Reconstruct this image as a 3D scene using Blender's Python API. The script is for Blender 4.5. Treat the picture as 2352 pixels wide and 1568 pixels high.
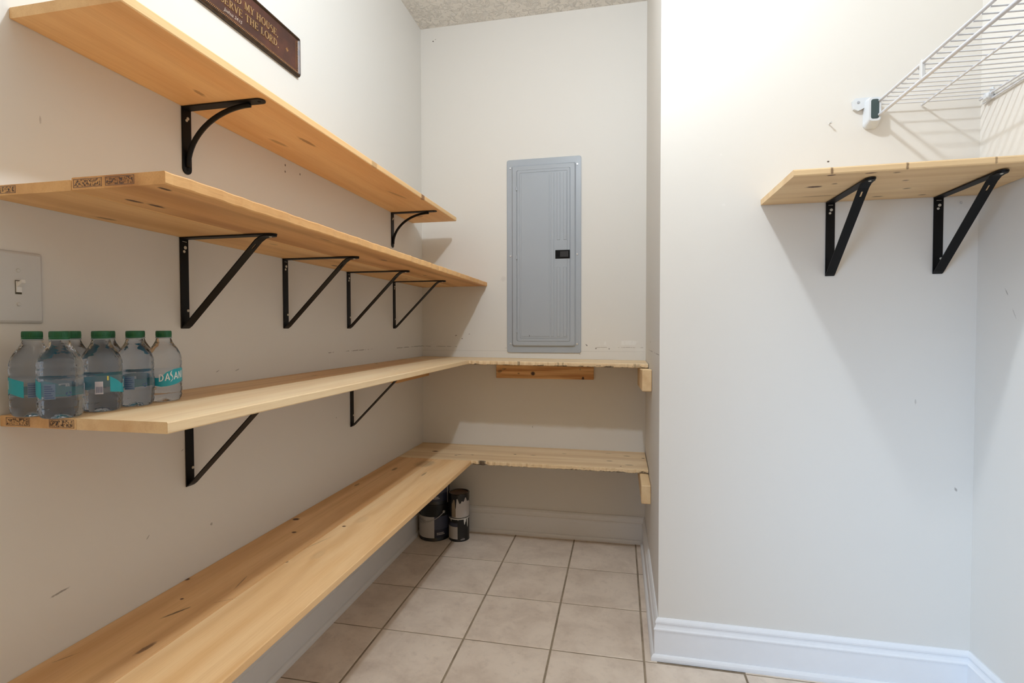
import bpy, bmesh, math, random
from mathutils import Vector, Matrix
random.seed(7)
C = bpy.context.scene.collection
PI = math.pi
for o in list(bpy.data.objects):
    bpy.data.objects.remove(o, do_unlink=True)
scn = bpy.context.scene

# ------------------------------------------------------------------ camera
cd = bpy.data.cameras.new('camera'); cam = bpy.data.objects.new('camera', cd); C.objects.link(cam)
cd.sensor_width = 36.0; cd.lens = 1189.0 / 2352 * 36.0; cd.clip_start = 0.02
ya, pi_, ro = math.radians(-11.777), math.radians(-1.4017), math.radians(-0.1078)
Fv = Vector((math.sin(ya)*math.cos(pi_), math.cos(ya)*math.cos(pi_), math.sin(pi_)))
Rv = Vector((math.cos(ya), -math.sin(ya), 0)); Uv = Rv.cross(Fv)
R2 = Rv*math.cos(ro)+Uv*math.sin(ro); U2 = -Rv*math.sin(ro)+Uv*math.cos(ro)
cam.matrix_world = Matrix(((R2.x, U2.x, -Fv.x, 1.0746), (R2.y, U2.y, -Fv.y, -2.7163), (R2.z, U2.z, -Fv.z, 1.1031), (0, 0, 0, 1)))
scn.camera = cam
# ------------------------------------------------------------------ world, light, exposure
LAMP_W = 44.0; DOOR_W = 4.3; EXPO = 0.0
wd = bpy.data.worlds.new('world'); scn.world = wd; wd.use_nodes = True
wd.node_tree.nodes['Background'].inputs[0].default_value = (1.0, 0.62, 0.24, 1)
wd.node_tree.nodes["Background"].inputs[1].default_value = 0.55
al = bpy.data.lights.new('doorway_daylight', 'AREA'); al.shape = 'RECTANGLE'; al.size = .7; al.size_y = 1.6
al.energy = DOOR_W; al.color = (0.42, 0.67, 1.0)
alo = bpy.data.objects.new('doorway_daylight', al); C.objects.link(alo)
alo.location = (.38, -3.2, .95); alo.rotation_euler = Vector((1.66, 2.10, -.50)).to_track_quat('-Z', 'Y').to_euler(); al.spread = math.radians(48)
lp = bpy.data.lights.new('closet_lamp', 'POINT'); lp.energy = LAMP_W; lp.shadow_soft_size = 0.035; lp.color = (0.80, 0.90, 1.0)
lpo = bpy.data.objects.new('closet_lamp', lp); C.objects.link(lpo); lpo.location = (1.0, -1.63, 2.55)
scn.view_settings.view_transform = 'Standard'; scn.view_settings.look = 'None'
scn.view_settings.gamma = 1; scn.view_settings.use_curve_mapping = False
scn.view_settings.exposure = EXPO

# ------------------------------------------------------------------ helpers
def S(r, g, b):
    f = lambda c: (c/255/12.92) if c/255 <= 0.04045 else ((c/255+0.055)/1.055)**2.4
    return (f(r), f(g), f(b), 1)

class MB:
    def __init__(s): s.v = []; s.f = []; s.sm = []
    def add(s, vs, fs, smooth=False):
        n = len(s.v); s.v += [tuple(v) for v in vs]
        for f in fs: s.f.append(tuple(n+i for i in f)); s.sm.append(smooth)
    def hexa(s, p):   # 8 points: bottom 0-3 ccw, top 4-7
        s.add(p, [(3,2,1,0),(4,5,6,7),(0,1,5,4),(1,2,6,5),(2,3,7,6),(3,0,4,7)])
    def box(s, x0, x1, y0, y1, z0, z1):
        s.hexa([(x0,y0,z0),(x1,y0,z0),(x1,y1,z0),(x0,y1,z0),(x0,y0,z1),(x1,y0,z1),(x1,y1,z1),(x0,y1,z1)])
    def bbox(s, x0, x1, y0, y1, z0, z1, b=.002):   # chamfered box
        if b*2.01 > min(x1-x0, y1-y0, z1-z0): b = min(x1-x0, y1-y0, z1-z0)/2.1
        bm = bmesh.new(); bmesh.ops.create_cube(bm, size=1)
        for v in bm.verts: v.co = Vector(((x0+x1)/2+v.co.x*(x1-x0), (y0+y1)/2+v.co.y*(y1-y0), (z0+z1)/2+v.co.z*(z1-z0)))
        bmesh.ops.bevel(bm, geom=list(bm.edges), offset=b, segments=1, affect='EDGES')
        bm.verts.index_update()
        s.add([v.co.copy() for v in bm.verts], [[v.index for v in f.verts] for f in bm.faces]); bm.free()
    def tube(s, p0, p1, r, n=8, caps=True):
        s.path([p0, p1], r, n, caps)
    def path(s, pts, r, n=8, caps=True, closed=False):
        pts = [Vector(p) for p in pts]; rings = []; m = len(pts)
        prev = None
        for i, p in enumerate(pts):
            if closed: d = pts[(i+1) % m]-pts[i-1]
            else: d = pts[min(i+1, m-1)]-pts[max(i-1, 0)]
            d.normalize()
            if prev is None:
                a = Vector((0,0,1)) if abs(d.z) < .9 else Vector((1,0,0))
                u = d.cross(a).normalized()
            else:
                u = (prev-d*prev.dot(d)).normalized()
            prev = u; w = d.cross(u)
            rr = r[i] if isinstance(r, (list, tuple)) else r
            rings.append([p+u*rr*math.cos(2*PI*k/n)+w*rr*math.sin(2*PI*k/n) for k in range(n)])
        vs = [q for g in rings for q in g]; fs = []
        R = m if closed else m-1
        for i in range(R):
            a, b = i*n, ((i+1) % m)*n
            for k in range(n): fs.append((a+k, a+(k+1) % n, b+(k+1) % n, b+k))
        s.add(vs, fs, True)
        if caps and not closed:
            s.add(rings[0], [tuple(range(n))[::-1]]); s.add(rings[-1], [tuple(range(n))])
    def lathe(s, prof, n=32, c=(0,0,0), cap=True, smooth=True):
        vs = []; fs = []
        for (r, z) in prof:
            for k in range(n):
                a = 2*PI*k/n; vs.append((c[0]+r*math.cos(a), c[1]+r*math.sin(a), c[2]+z))
        for i in range(len(prof)-1):
            for k in range(n): fs.append((i*n+k, i*n+(k+1) % n, (i+1)*n+(k+1) % n, (i+1)*n+k))
        if cap:
            fs.append(tuple(range(n))[::-1]); fs.append(tuple((len(prof)-1)*n+k for k in range(n)))
        s.add(vs, fs, smooth)
    def prism(s, poly, fn0, fn1):    # polygon (u,v) -> 3D by two maps, closed solid
        n = len(poly); a = [fn0(u, v) for u, v in poly]; b = [fn1(u, v) for u, v in poly]
        s.add(a+b, [tuple(range(n))[::-1], tuple(range(n, 2*n))]+[(i, (i+1) % n, n+(i+1) % n, n+i) for i in range(n)])
    def loft(s, rings, cap0=True, cap1=True, smooth=False):
        n = len(rings[0]); vs = [p for g in rings for p in g]; fs = []
        for i in range(len(rings)-1):
            for k in range(n): fs.append((i*n+k, i*n+(k+1) % n, (i+1)*n+(k+1) % n, (i+1)*n+k))
        if cap0: fs.append(tuple(range(n))[::-1])
        if cap1: fs.append(tuple((len(rings)-1)*n+k for k in range(n)))
        s.add(vs, fs, smooth)
    def build(s, name, mat, parent=None, loc=(0,0,0), fix=True):
        me = bpy.data.meshes.new(name)
        me.from_pydata(s.v, [], s.f); me.update()
        me.polygons.foreach_set('use_smooth', s.sm)
        if fix:
            bm = bmesh.new(); bm.from_mesh(me); bmesh.ops.recalc_face_normals(bm, faces=bm.faces); bm.to_mesh(me); bm.free()
        me.materials.append(mat)
        o = bpy.data.objects.new(name, me); C.objects.link(o); o.location = loc
        if parent: o.parent = parent
        return o
def empty(name, label, cat, loc, group=None, rz=0):
    o = bpy.data.objects.new(name, None); C.objects.link(o); o.location = loc; o.rotation_euler = (0, 0, rz)
    o.empty_display_size = .05
    o['label'] = label; o['category'] = cat
    if group: o['group'] = group
    return o
def struct(o): o['kind'] = 'structure'; return o
def dup(root, loc, rz=None, label=None, group=None):
    def cp(o, par):
        c = o.copy(); C.objects.link(c); c.parent = par
        for k in [x for x in allobj if x.parent == o]: cp(k, c)
        return c
    allobj = list(C.objects)
    r = cp(root, None); r.location = loc
    if rz is not None: r.rotation_euler = (0, 0, rz)
    if label: r['label'] = label
    if group: r['group'] = group
    return r
def rrect(w, h, r, n=5):
    pts = []
    for cx, cy, a0 in ((w/2-r, h/2-r, 0), (-w/2+r, h/2-r, 90), (-w/2+r, -h/2+r, 180), (w/2-r, -h/2+r, 270)):
        for k in range(n+1):
            a = math.radians(a0+90*k/n); pts.append((cx+r*math.cos(a), cy+r*math.sin(a)))
    return pts

# ------------------------------------------------------------------ materials
class NT:
    def __init__(s, name):
        s.m = bpy.data.materials.new(name); s.m.use_nodes = True; s.t = s.m.node_tree; s.b = s.t.nodes['Principled BSDF']
    def n(s, typ, **kw):
        x = s.t.nodes.new(typ)
        for k, v in kw.items(): setattr(x, k, v)
        return x
    def l(s, a, b): s.t.links.new(a, b)
    def math(s, op, a, b=None, c=None, clamp=False):
        x = s.n('ShaderNodeMath', operation=op); x.use_clamp = clamp
        for i, q in enumerate((a, b, c)):
            if q is None: continue
            if isinstance(q, (int, float)): x.inputs[i].default_value = q
            else: s.l(q, x.inputs[i])
        return x.outputs[0]
    def coord(s, loc=(0,0,0)):
        tc = s.n('ShaderNodeTexCoord'); mp = s.n('ShaderNodeMapping'); mp.inputs[1].default_value = loc
        s.l(tc.outputs['Object'], mp.inputs[0]); return mp.outputs[0]
    def noise(s, vec, sc, scale=(1,1,1), det=3, rough=.5, dist=0):
        mp = s.n('ShaderNodeMapping'); mp.inputs[3].default_value = scale; s.l(vec, mp.inputs[0])
        x = s.n('ShaderNodeTexNoise'); x.inputs['Scale'].default_value = sc; x.inputs['Detail'].default_value = det
        x.inputs['Roughness'].default_value = rough; x.inputs['Distortion'].default_value = dist
        s.l(mp.outputs[0], x.inputs['Vector']); return x.outputs['Fac']
    def mix(s, f, a, b, bt='MIX'):
        x = s.n('ShaderNodeMix', data_type='RGBA', blend_type=bt)
        for i, q in ((0, f), (6, a), (7, b)):
            if isinstance(q, (int, float)): x.inputs[i].default_value = q
            elif isinstance(q, tuple): x.inputs[i].default_value = q
            else: s.l(q, x.inputs[i])
        return x.outputs[2]
    def ramp(s, f, lo, hi):
        x = s.n('ShaderNodeMapRange', interpolation_type='SMOOTHSTEP')
        x.inputs[1].default_value = lo; x.inputs[2].default_value = hi
        s.l(f, x.inputs[0]); return x.outputs[0]
    def sep(s, vec):
        x = s.n('ShaderNodeSeparateXYZ'); s.l(vec, x.inputs[0]); return x.outputs
    def spot(s, A, B, a, b, ra, rb, rot=0):     # distance field of an ellipse
        da = s.math('SUBTRACT', A, a); db = s.math('SUBTRACT', B, b)
        if rot:
            c, q = math.cos(rot), math.sin(rot)
            u = s.math('ADD', s.math('MULTIPLY', da, c), s.math('MULTIPLY', db, q))
            v = s.math('SUBTRACT', s.math('MULTIPLY', db, c), s.math('MULTIPLY', da, q)); da, db = u, v
        u = s.math('DIVIDE', da, ra); v = s.math('DIVIDE', db, rb)
        return s.math('SQRT', s.math('ADD', s.math('MULTIPLY', u, u), s.math('MULTIPLY', v, v)))
    def spots(s, A, B, lst, jit=None):
        out = None
        for q in lst:
            d = s.spot(A, B, *q[:4], rot=q[4] if len(q) > 4 else 0)
            if jit is not None: d = s.math('ADD', d, jit)
            k = s.math('MULTIPLY', s.ramp(d, 1.25, .55), q[5] if len(q) > 5 else 1)
            out = k if out is None else s.math('MAXIMUM', out, k)
        return out
    def bump(s, h, strength, dist=.001):
        x = s.n('ShaderNodeBump'); x.inputs['Strength'].default_value = strength; x.inputs['Distance'].default_value = dist
        s.l(h, x.inputs['Height']); s.l(x.outputs[0], s.b.inputs['Normal'])
    def col(s, c):
        if isinstance(c, tuple): s.b.inputs['Base Color'].default_value = c
        else: s.l(c, s.b.inputs['Base Color'])
    def set(s, **kw):
        for k, v in kw.items(): s.b.inputs[k.replace('_', ' ')].default_value = v
        return s.m

def plain(name, c, rough=.5, metal=0, var=.06, sc=20, bump=0):
    t = NT(name); v = t.coord(); n = t.noise(v, sc)
    dark = tuple(x*(1-var*2) for x in c[:3])+(1,)
    t.col(t.mix(n, c, dark))
    t.b.inputs['Roughness'].default_value = rough; t.b.inputs['Metallic'].default_value = metal
    if bump: t.bump(n, bump)
    return t.m

PAINT = (0.775, 0.745, 0.695, 1)
def wall_mat(name, ax=None, dots=(), line=None, pale=()):
    t = NT(name); v = t.coord(); X, Y, Z = t.sep(v)
    big = t.noise(v, 1.5, det=2); col = t.mix(t.math('MULTIPLY', big, .35), PAINT, (PAINT[0]*.95, PAINT[1]*.945, PAINT[2]*.93, 1))
    A = {'x': X, 'y': Y}.get(ax)
    scuff = t.ramp(t.noise(v, 9, (1, 1, 1), det=6, rough=.75), .70, .80)
    col = t.mix(t.math('MULTIPLY', scuff, .10), col, (.30, .26, .22, 1))
    if ax:
        jit = t.math('MULTIPLY', t.math('SUBTRACT', t.noise(v, 160, det=2), .5), 1.2)
        if pale: col = t.mix(t.spots(A, Z, pale, jit), col, (.80, .77, .72, 1))
        if dots: col = t.mix(t.spots(A, Z, dots, jit), col, (.09, .065, .05, 1))
        if line:
            for (a0, a1, z0, slope, th, w, op, cc) in line:
                wob = t.math('MULTIPLY', t.math('SUBTRACT', t.noise(v, 30, det=2), .5), .004)
                zz = t.math('ABSOLUTE', t.math('SUBTRACT', Z, t.math('ADD', t.math('MULTIPLY_ADD', A, slope, z0), wob)))
                band = t.ramp(zz, w, w*.4)
                rng = t.math('MULTIPLY', t.math('GREATER_THAN', A, a0), t.math('LESS_THAN', A, a1))
                brk = t.ramp(t.noise(v, 12, (1, 1, .3), det=5, rough=.7), th, th+.06)
                f = t.math('MULTIPLY', t.math('MULTIPLY', band, rng), t.math('MULTIPLY', brk, op))
                col = t.mix(f, col, cc)
    t.col(col)
    t.bump(t.noise(v, 420, det=2), .08, .0006)
    t.b.inputs['Roughness'].default_value = .52; t.b.inputs['Specular IOR Level'].default_value = .35
    return t.m
DK = (.10, .065, .045, 1); LT = (.88, .87, .84, 1)
m_wl = wall_mat('paint_left', 'y',
    dots=[(-1.195, 1.640, .003, .004), (-1.196, 1.619, .003, .004), (-1.115, 1.633, .0025, .004), (-1.913, .588, .018, .0022, .1, .6),
          (-1.499, .989, .006, .0015, .4, .5), (-1.425, .987, .009, .0015, .3, .5), (-1.53, .58, .004, .004, 0, .5), (-1.316, .874, .003, .003),
          (-1.93, 1.50, .002, .008, 0, .3), (-1.72, .62, .006, .0015, .8, .5), (-1.62, .80, .004, .0015, .5, .5), (-.90, .76, .004, .002, .5, .6)],
    line=[(-.95, -.55, 1.0145, .0, .50, .0022, .65, DK), (-.34, 0, 1.0095, 0, .42, .0022, .65, DK), (-.55, -.34, 1.012, 0, .6, .002, .6, DK),
          (-.30, 0, 1.03, 0.02, .60, .012, .5, LT)],
    pale=[(-.943, .978, .003, .022), (-1.30, .868, .005, .004), (-1.70, 1.34, .004, .004, 0, .5)])
m_wb = wall_mat('paint_back', 'x',
    dots=[(.072, 2.671, .004, .004), (.085, 2.68, .005, .002, .5, .5), (.195, 1.067, .006, .003, .3, .7), (.905, 1.017, .007, .003, -.8, .8),
          (.953, 1.000, .003, .003), (1.02, .999, .002, .004), (.23, 1.05, .004, .002), (.62, .58, .002, .005, 0, .6), (.87, .97, .004, .002, 0, .5),
          (.27, 1.075, .004, .002, .2, .6), (.462, 1.371, .016, .013, 0, .10)],
    line=[(0, .2, 1.0085, -.01, .46, .002, .55, DK), (.2, .48, 1.000, 0, .60, .002, .4, DK), (.88, 1.19, 1.004, .002, .53, .0022, .55, (.22, .14, .09, 1)),
          (.0, 1.2, .985, 0, .3, .0014, .35, (.35, .32, .28, 1)), (.88, 1.19, 1.03, 0, .55, .016, .55, LT), (0, .12, 1.03, 0, .55, .012, .5, LT)],
    pale=[(1.175, .990, .025, .011), (.95, 1.10, .004, .004), (1.16, 1.035, .008, .005), (.06, 1.028, .018, .004, .2)])
m_ws = wall_mat('paint_stub', 'y',
    dots=[(-.411, 1.045, .005, .005), (-.33, 1.09, .002, .012, 0, .5)], line=[(-.93, -.30, 1.003, -.012, .47, .0020, .65, DK)],
    pale=[(-.45, 1.75, .006, .006), (-.60, .80, .006, .005)])
m_wa = wall_mat('paint_alcove', 'x', dots=[(1.703, 1.617, .0035, .0025), (2.06, .62, .003, .007, .4, .5), (1.95, .88, .002, .008, 0, .3)],
    pale=[(1.39, 1.66, .004, .004), (1.40, 1.50, .006, .004)])
m_wr = wall_mat('paint_right', 'y', dots=[(-1.06, 1.20, .012, .0015, 1.0, .5), (-1.09, 1.14, .015, .0015, 1.1, .3)])
m_wo = wall_mat('paint_other')

t = NT('ceiling_texture'); v = t.coord()
t.col((.88, .84, .775, 1)); n1 = t.noise(v, 34, det=4, rough=.6, dist=1.2)
h = t.math('ADD', t.ramp(n1, .46, .62), t.math('MULTIPLY', t.noise(v, 120, det=3), .3)); t.bump(h, .9, .004); t.set(Roughness=.85); m_ceil = t.m

m_trim = plain('white_trim', (.86, .875, .90, 1), .32, var=.02, sc=30)
t = NT('trim_scuffed'); v = t.coord(); g = t.ramp(t.noise(v, 14, (1, 1, 3), det=6, rough=.75), .60, .74)
t.col(t.mix(t.math('MULTIPLY', g, .22), (.84, .835, .83, 1), (.45, .39, .33, 1))); t.set(Roughness=.36); m_trim2 = t.m

def tile_mat():
    t = NT('ceramic_tile'); g = t.n('ShaderNodeNewGeometry'); v = g.outputs['Position']
    oi = t.n('ShaderNodeObjectInfo')
    off = t.n('ShaderNodeVectorMath', operation='ADD'); t.l(v, off.inputs[0])
    cx = t.n('ShaderNodeCombineXYZ'); t.l(t.math('MULTIPLY', oi.outputs['Random'], 30), cx.inputs[0]); t.l(cx.outputs[0], off.inputs[1])
    v = off.outputs[0]
    a = t.noise(v, 7, det=6, rough=.62, dist=.4); b = t.noise(v, 60, det=4, rough=.6)
    col = t.mix(t.ramp(a, .35, .68), (.84, .72, .60, 1), (.68, .565, .46, 1))
    col = t.mix(t.math('MULTIPLY', t.ramp(b, .42, .72), .35), col, (.80, .70, .60, 1)); c2 = t.noise(v, 26, det=5, rough=.7); col = t.mix(t.math('MULTIPLY', t.ramp(c2, .5, .72), .35), col, (.50, .40, .32, 1))
    col = t.mix(t.math('MULTIPLY', oi.outputs['Random'], .12), col, (.44, .36, .29, 1))
    sp = t.ramp(t.noise(v, 22, det=5, rough=.8), .74, .79); col = t.mix(t.math('MULTIPLY', sp, .4), col, (.22, .16, .12, 1))
    t.col(col); t.bump(b, .12, .001); t.l(t.math('MULTIPLY_ADD', b, .2, .32), t.b.inputs['Roughness']); return t.m
m_tile = tile_mat()
t = NT('grout'); v = t.coord(); n = t.noise(v, 8, det=5, rough=.7)
t.col(t.mix(t.ramp(n, .35, .65), (.36, .285, .20, 1), (.22, .165, .11, 1))); t.bump(t.noise(v, 300), .3); t.set(Roughness=.9); m_grout = t.m

def wood(name, light, mid, dark, along='y', loc=(0,0,0), knots=(), F=60, amp=9, seed=0, kc=(.115, .048, .022, 1), marks=(), streak=.35, rough=.55, edge=None):
    """sawn pine; knots: (along, cross, ra, rc, rot, strength) in world metres; marks: dark scuffs, same form"""
    t = NT(name); v = t.coord(loc); X, Y, Z = t.sep(v)
    A, B = (Y, X) if along == 'y' else (X, Y)
    cx = t.n('ShaderNodeCombineXYZ')      # grain space: along, cross, height
    t.l(A, cx.inputs[0]); t.l(B, cx.inputs[1]); t.l(Z, cx.inputs[2])
    ad = t.n('ShaderNodeVectorMath', operation='ADD'); t.l(cx.outputs[0], ad.inputs[0]); ad.inputs[1].default_value = (seed*3.7, seed*1.3, seed*.7)
    g = ad.outputs[0]
    low = t.noise(g, 1.0, (.9, 5, 5), det=2, rough=.45)
    ph = t.math('ADD', t.math('MULTIPLY', t.math('ADD', B, Z), F), t.math('MULTIPLY', low, amp))
    ph = t.math('ADD', ph, t.math('MULTIPLY', t.noise(g, 1.0, (9, 60, 60), det=3), .8))
    kf = None
    jit = t.math('MULTIPLY', t.math('SUBTRACT', t.noise(v, 130, det=2), .5), .7) if (knots or marks) else None
    for q in knots:
        d = t.spot(A, B, q[0], q[1], q[2], q[3], rot=q[4] if len(q) > 4 else 0)
        infl = t.math('DIVIDE', 3.2, t.math('ADD', 1.0, t.math('MULTIPLY', t.math('MULTIPLY', d, d), .6)))
        ph = t.math('ADD', ph, infl)
        k = t.math('MULTIPLY', t.ramp(t.math('ADD', d, jit), 1.3, .6), q[5] if len(q) > 5 else 1)
        kf = k if kf is None else t.math('MAXIMUM', kf, k)
    sn = t.math('MULTIPLY_ADD', t.math('SINE', ph), .5, .5)
    ring = t.math('POWER', sn, 2.6)
    fib = t.noise(g, 1.0, (14, 420, 420), det=3, rough=.6)
    tone = t.noise(g, 1.0, (1.2, 11, 11), det=3, rough=.55)
    col = t.mix(t.ramp(tone, .3, .72), light, mid)
    col = t.mix(t.math('MULTIPLY', t.ramp(t.noise(g, 1.0, (.7, 26, 26), det=4, rough=.6), .45, .75), .38), col, dark)
    col = t.mix(t.math('MULTIPLY', ring, streak), col, dark)
    col = t.mix(t.math('MULTIPLY', t.ramp(fib, .42, .75), .22), col, dark)
    pit = t.ramp(t.noise(g, 1.0, (22, 190, 190), det=4, rough=.7), .70, .80)
    col = t.mix(t.math('MULTIPLY', pit, .25), col, kc)
    if kf is not None: col = t.mix(kf, col, kc)
    if marks:
        col = t.mix(t.spots(A, B, marks, jit), col, (.07, .045, .03, 1))
    if edge:   # charred saw marks low on the rough front edge: (cross position, z limit)
        ez, ey, es = edge; Zt = t.math('SUBTRACT', Z, t.math('MULTIPLY', X, es))
        f = t.math('MULTIPLY', t.math('LESS_THAN', B, ey), t.ramp(t.math('ADD', Zt, t.math('MULTIPLY', t.math('SUBTRACT', t.noise(v, 1, (22, 1, 90), det=4, rough=.7), .5), .055)), ez, ez-.006))
        col = t.mix(t.math('MULTIPLY', f, .85), col, (.05, .03, .02, 1))
    t.col(col); t.bump(t.math('ADD', ring, fib), .12, .0006)
    t.b.inputs['Roughness'].default_value = rough; t.b.inputs['Specular IOR Level'].default_value = .35
    return t.m

m_black = plain('black_enamel', (.0035, .0035, .004, 1), .45, var=.1); m_black.node_tree.nodes['Principled BSDF'].inputs['Specular IOR Level'].default_value = .22
m_black2 = plain('black_satin', (.005, .005, .006, 1), .5, var=.1); m_black2.node_tree.nodes['Principled BSDF'].inputs['Specular IOR Level'].default_value = .3
m_screw = plain('zinc_screw', (.72, .69, .60, 1), .4, .35)
m_bright = plain('bright_screw', (.92, .93, .95, 1), .22, .6); m_brass = plain('brass_screw', (.52, .42, .24, 1), .35, .8)
m_grey = NT('grey_enamel'); v = m_grey.coord(); n = m_grey.noise(v, 5, det=4)
m_grey.col(m_grey.mix(n, (.41, .445, .485, 1), (.385, .415, .455, 1))); m_grey.bump(m_grey.noise(v, 260), .06, .0005)
m_grey.set(Roughness=.38); m_grey = m_grey.m
m_plastic = plain('white_plastic', (.66, .65, .63, 1), .35, var=.02)
m_wire = plain('white_epoxy', (.70, .71, .75, 1), .35, var=.03)
m_dark = plain('dark_slot', (.005, .005, .005, 1), .7); m_dark.node_tree.nodes['Principled BSDF'].inputs['Specular IOR Level'].default_value = .2
m_slot = plain('brown_slot', (.10, .09, .06, 1), .8)  # dark brown, for the slot around the switch toggle

# ------------------------------------------------------------------ room
W, D, W2, H, YR = 1.2035, .9392, 2.1045, 2.743, -3.35
def wall(name, x0, x1, y0, y1, z0, z1, m):
    b = MB(); b.box(x0, x1, y0, y1, z0, z1); return struct(b.build(name, m))
wall('wall_left', -.12, 0, YR-.12, 0, -.02, H, m_wl)
wall('wall_back', -.12, W, 0, .12, -.02, H, m_wb)
wall('wall_stub', W, W+.12, -D+.12, .12, -.02, H, m_ws) if False else None
b = MB(); b.box(W, W+.10, -D, .12, -.02, H); struct(b.build('wall_jog', m_ws))
b = MB(); b.box(W+.10, W2+.12, -D, -D+.12, -.02, H)
b.add([(W+.0, -D-.0006, 0), (W+.10, -D-.0006, 0), (W+.10, -D-.0006, H), (W, -D-.0006, H)], [(0, 1, 2, 3)])
b.add([(W, -D-.0006, 0), (W, -D, 0), (W, -D, H), (W, -D-.0006, H)], [(0, 1, 2, 3)])
b.add([(W+.10, -D-.0006, 0), (W2, -D-.0006, 0), (W2, -D-.0006, H), (W+.10, -D-.0006, H)], [(0, 1, 2, 3)])
struct(b.build('wall_alcove', m_wa, fix=False))
wall('wall_right', W2, W2+.12, YR-.12, -D, -.02, H, m_wr)
b = MB(); b.box(0, .35, YR-.12, YR, -.02, H); b.box(1.95, W2, YR-.12, YR, -.02, H); b.box(.35, 1.95, YR-.12, YR, 2.05, H)
struct(b.build('wall_rear', m_wo))
wall('ceiling', -.12, W2+.12, YR-.12, .12, H, H+.08, m_ceil)
fl = wall('floor', -.12, W2+.12, YR-.12, .12, -.05, -.0016, m_grout)
# tiles: 312 mm pitch, each its own part
xs = [.5323+k*.312 for k in range(-2, 6)]; ys = [-.3473-j*.312 for j in range(-2, 10)]
gw = .0036; gy = .0024; cache = {}
for x0 in xs:
    for y1 in ys:
        a0, a1, c0, c1 = x0+gw, x0+.312-gw, y1-.312+gy, y1-gy
        rects = []
        if y1-.312 < -D < y1 and a1 > W:      # tile crossing the jog: cut
            c1b = -D-.005; rects.append((a0, a1, c0, c1b)) if c1b-c0 > .01 else None
            if a0 < W: rects = [(a0, min(a1, W-.005), c0, c1)]
        elif y1 > -D and a1 > W: a1 = W-.005; rects.append((a0, a1, c0, c1))
        else: rects.append((a0, a1, c0, c1))
        for (p, q, r, s_) in rects:
            p = max(p, .003); q = min(q, W2-.003); r = max(r, YR); s_ = min(s_, -.003)
            if q-p < .012 or s_-r < .012: continue
            key = (round(q-p, 4), round(s_-r, 4))
            if key not in cache:
                b = MB(); w, h = q-p, s_-r; e = .0022
                b.loft([[(0,0,-.0018),(w,0,-.0018),(w,h,-.0018),(0,h,-.0018)], [(0,0,-.0010),(w,0,-.0010),(w,h,-.0010),(0,h,-.0010)],
                        [(e,e,0),(w-e,e,0),(w-e,h-e,0),(e,h-e,0)]], cap0=False)
                o = b.build('tile', m_tile, fl, (p, r, 0)); cache[key] = o.data
            else:
                o = bpy.data.objects.new('tile', cache[key]); C.objects.link(o); o.parent = fl; o.location = (p, r, 0)

# baseboards with shoe moulding, mitred at every corner
BB = [(0, .003), (.0135, .003), (.0135, .097), (.0155, .099), (.0155, .103), (.012, .107), (.0095, .113), (.0085, .118), (.0105, .121), (.0105, .126), (.008, .131), (.004, .1365), (0, .1365)]
SH = [(.0137, 0), (.0245, 0), (.0245, .006), (.0235, .012), (.020, .017), (.0155, .0195), (.0137, .0195)]
def base(name, A, Bp, nrm, ea, eb, m):
    """A->Bp along the wall, nrm into the room, ea/eb +1 inside corner, -1 outside corner, 0 square"""
    A = Vector(A+(0,)); Bp = Vector(Bp+(0,)); d = (Bp-A).normalized(); N = Vector(nrm+(0,))
    def sweep(prof):
        b = MB(); b.loft([[A+d*(ea*o)+N*o+Vector((0,0,z)) for o, z in prof], [Bp-d*(eb*o)+N*o+Vector((0,0,z)) for o, z in prof]]); return b
    o = struct(sweep(BB).build(name, m)); sweep(SH).build('shoe_moulding', m, o); return o
base('baseboard_left', (0, 0), (0, YR), (1, 0), 1, 1, m_trim2)
base('baseboard_back', (0, 0), (W, 0), (0, -1), 1, 1, m_trim2)
base('baseboard_jog', (W, 0), (W, -D), (-1, 0), 1, -1, m_trim2)
base('baseboard_alcove', (W, -D-.0006), (W2, -D-.0006), (0, -1), -1, 1, m_trim)
base('baseboard_right', (W2, -D), (W2, YR), (-1, 0), 1, 1, m_trim)

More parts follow.
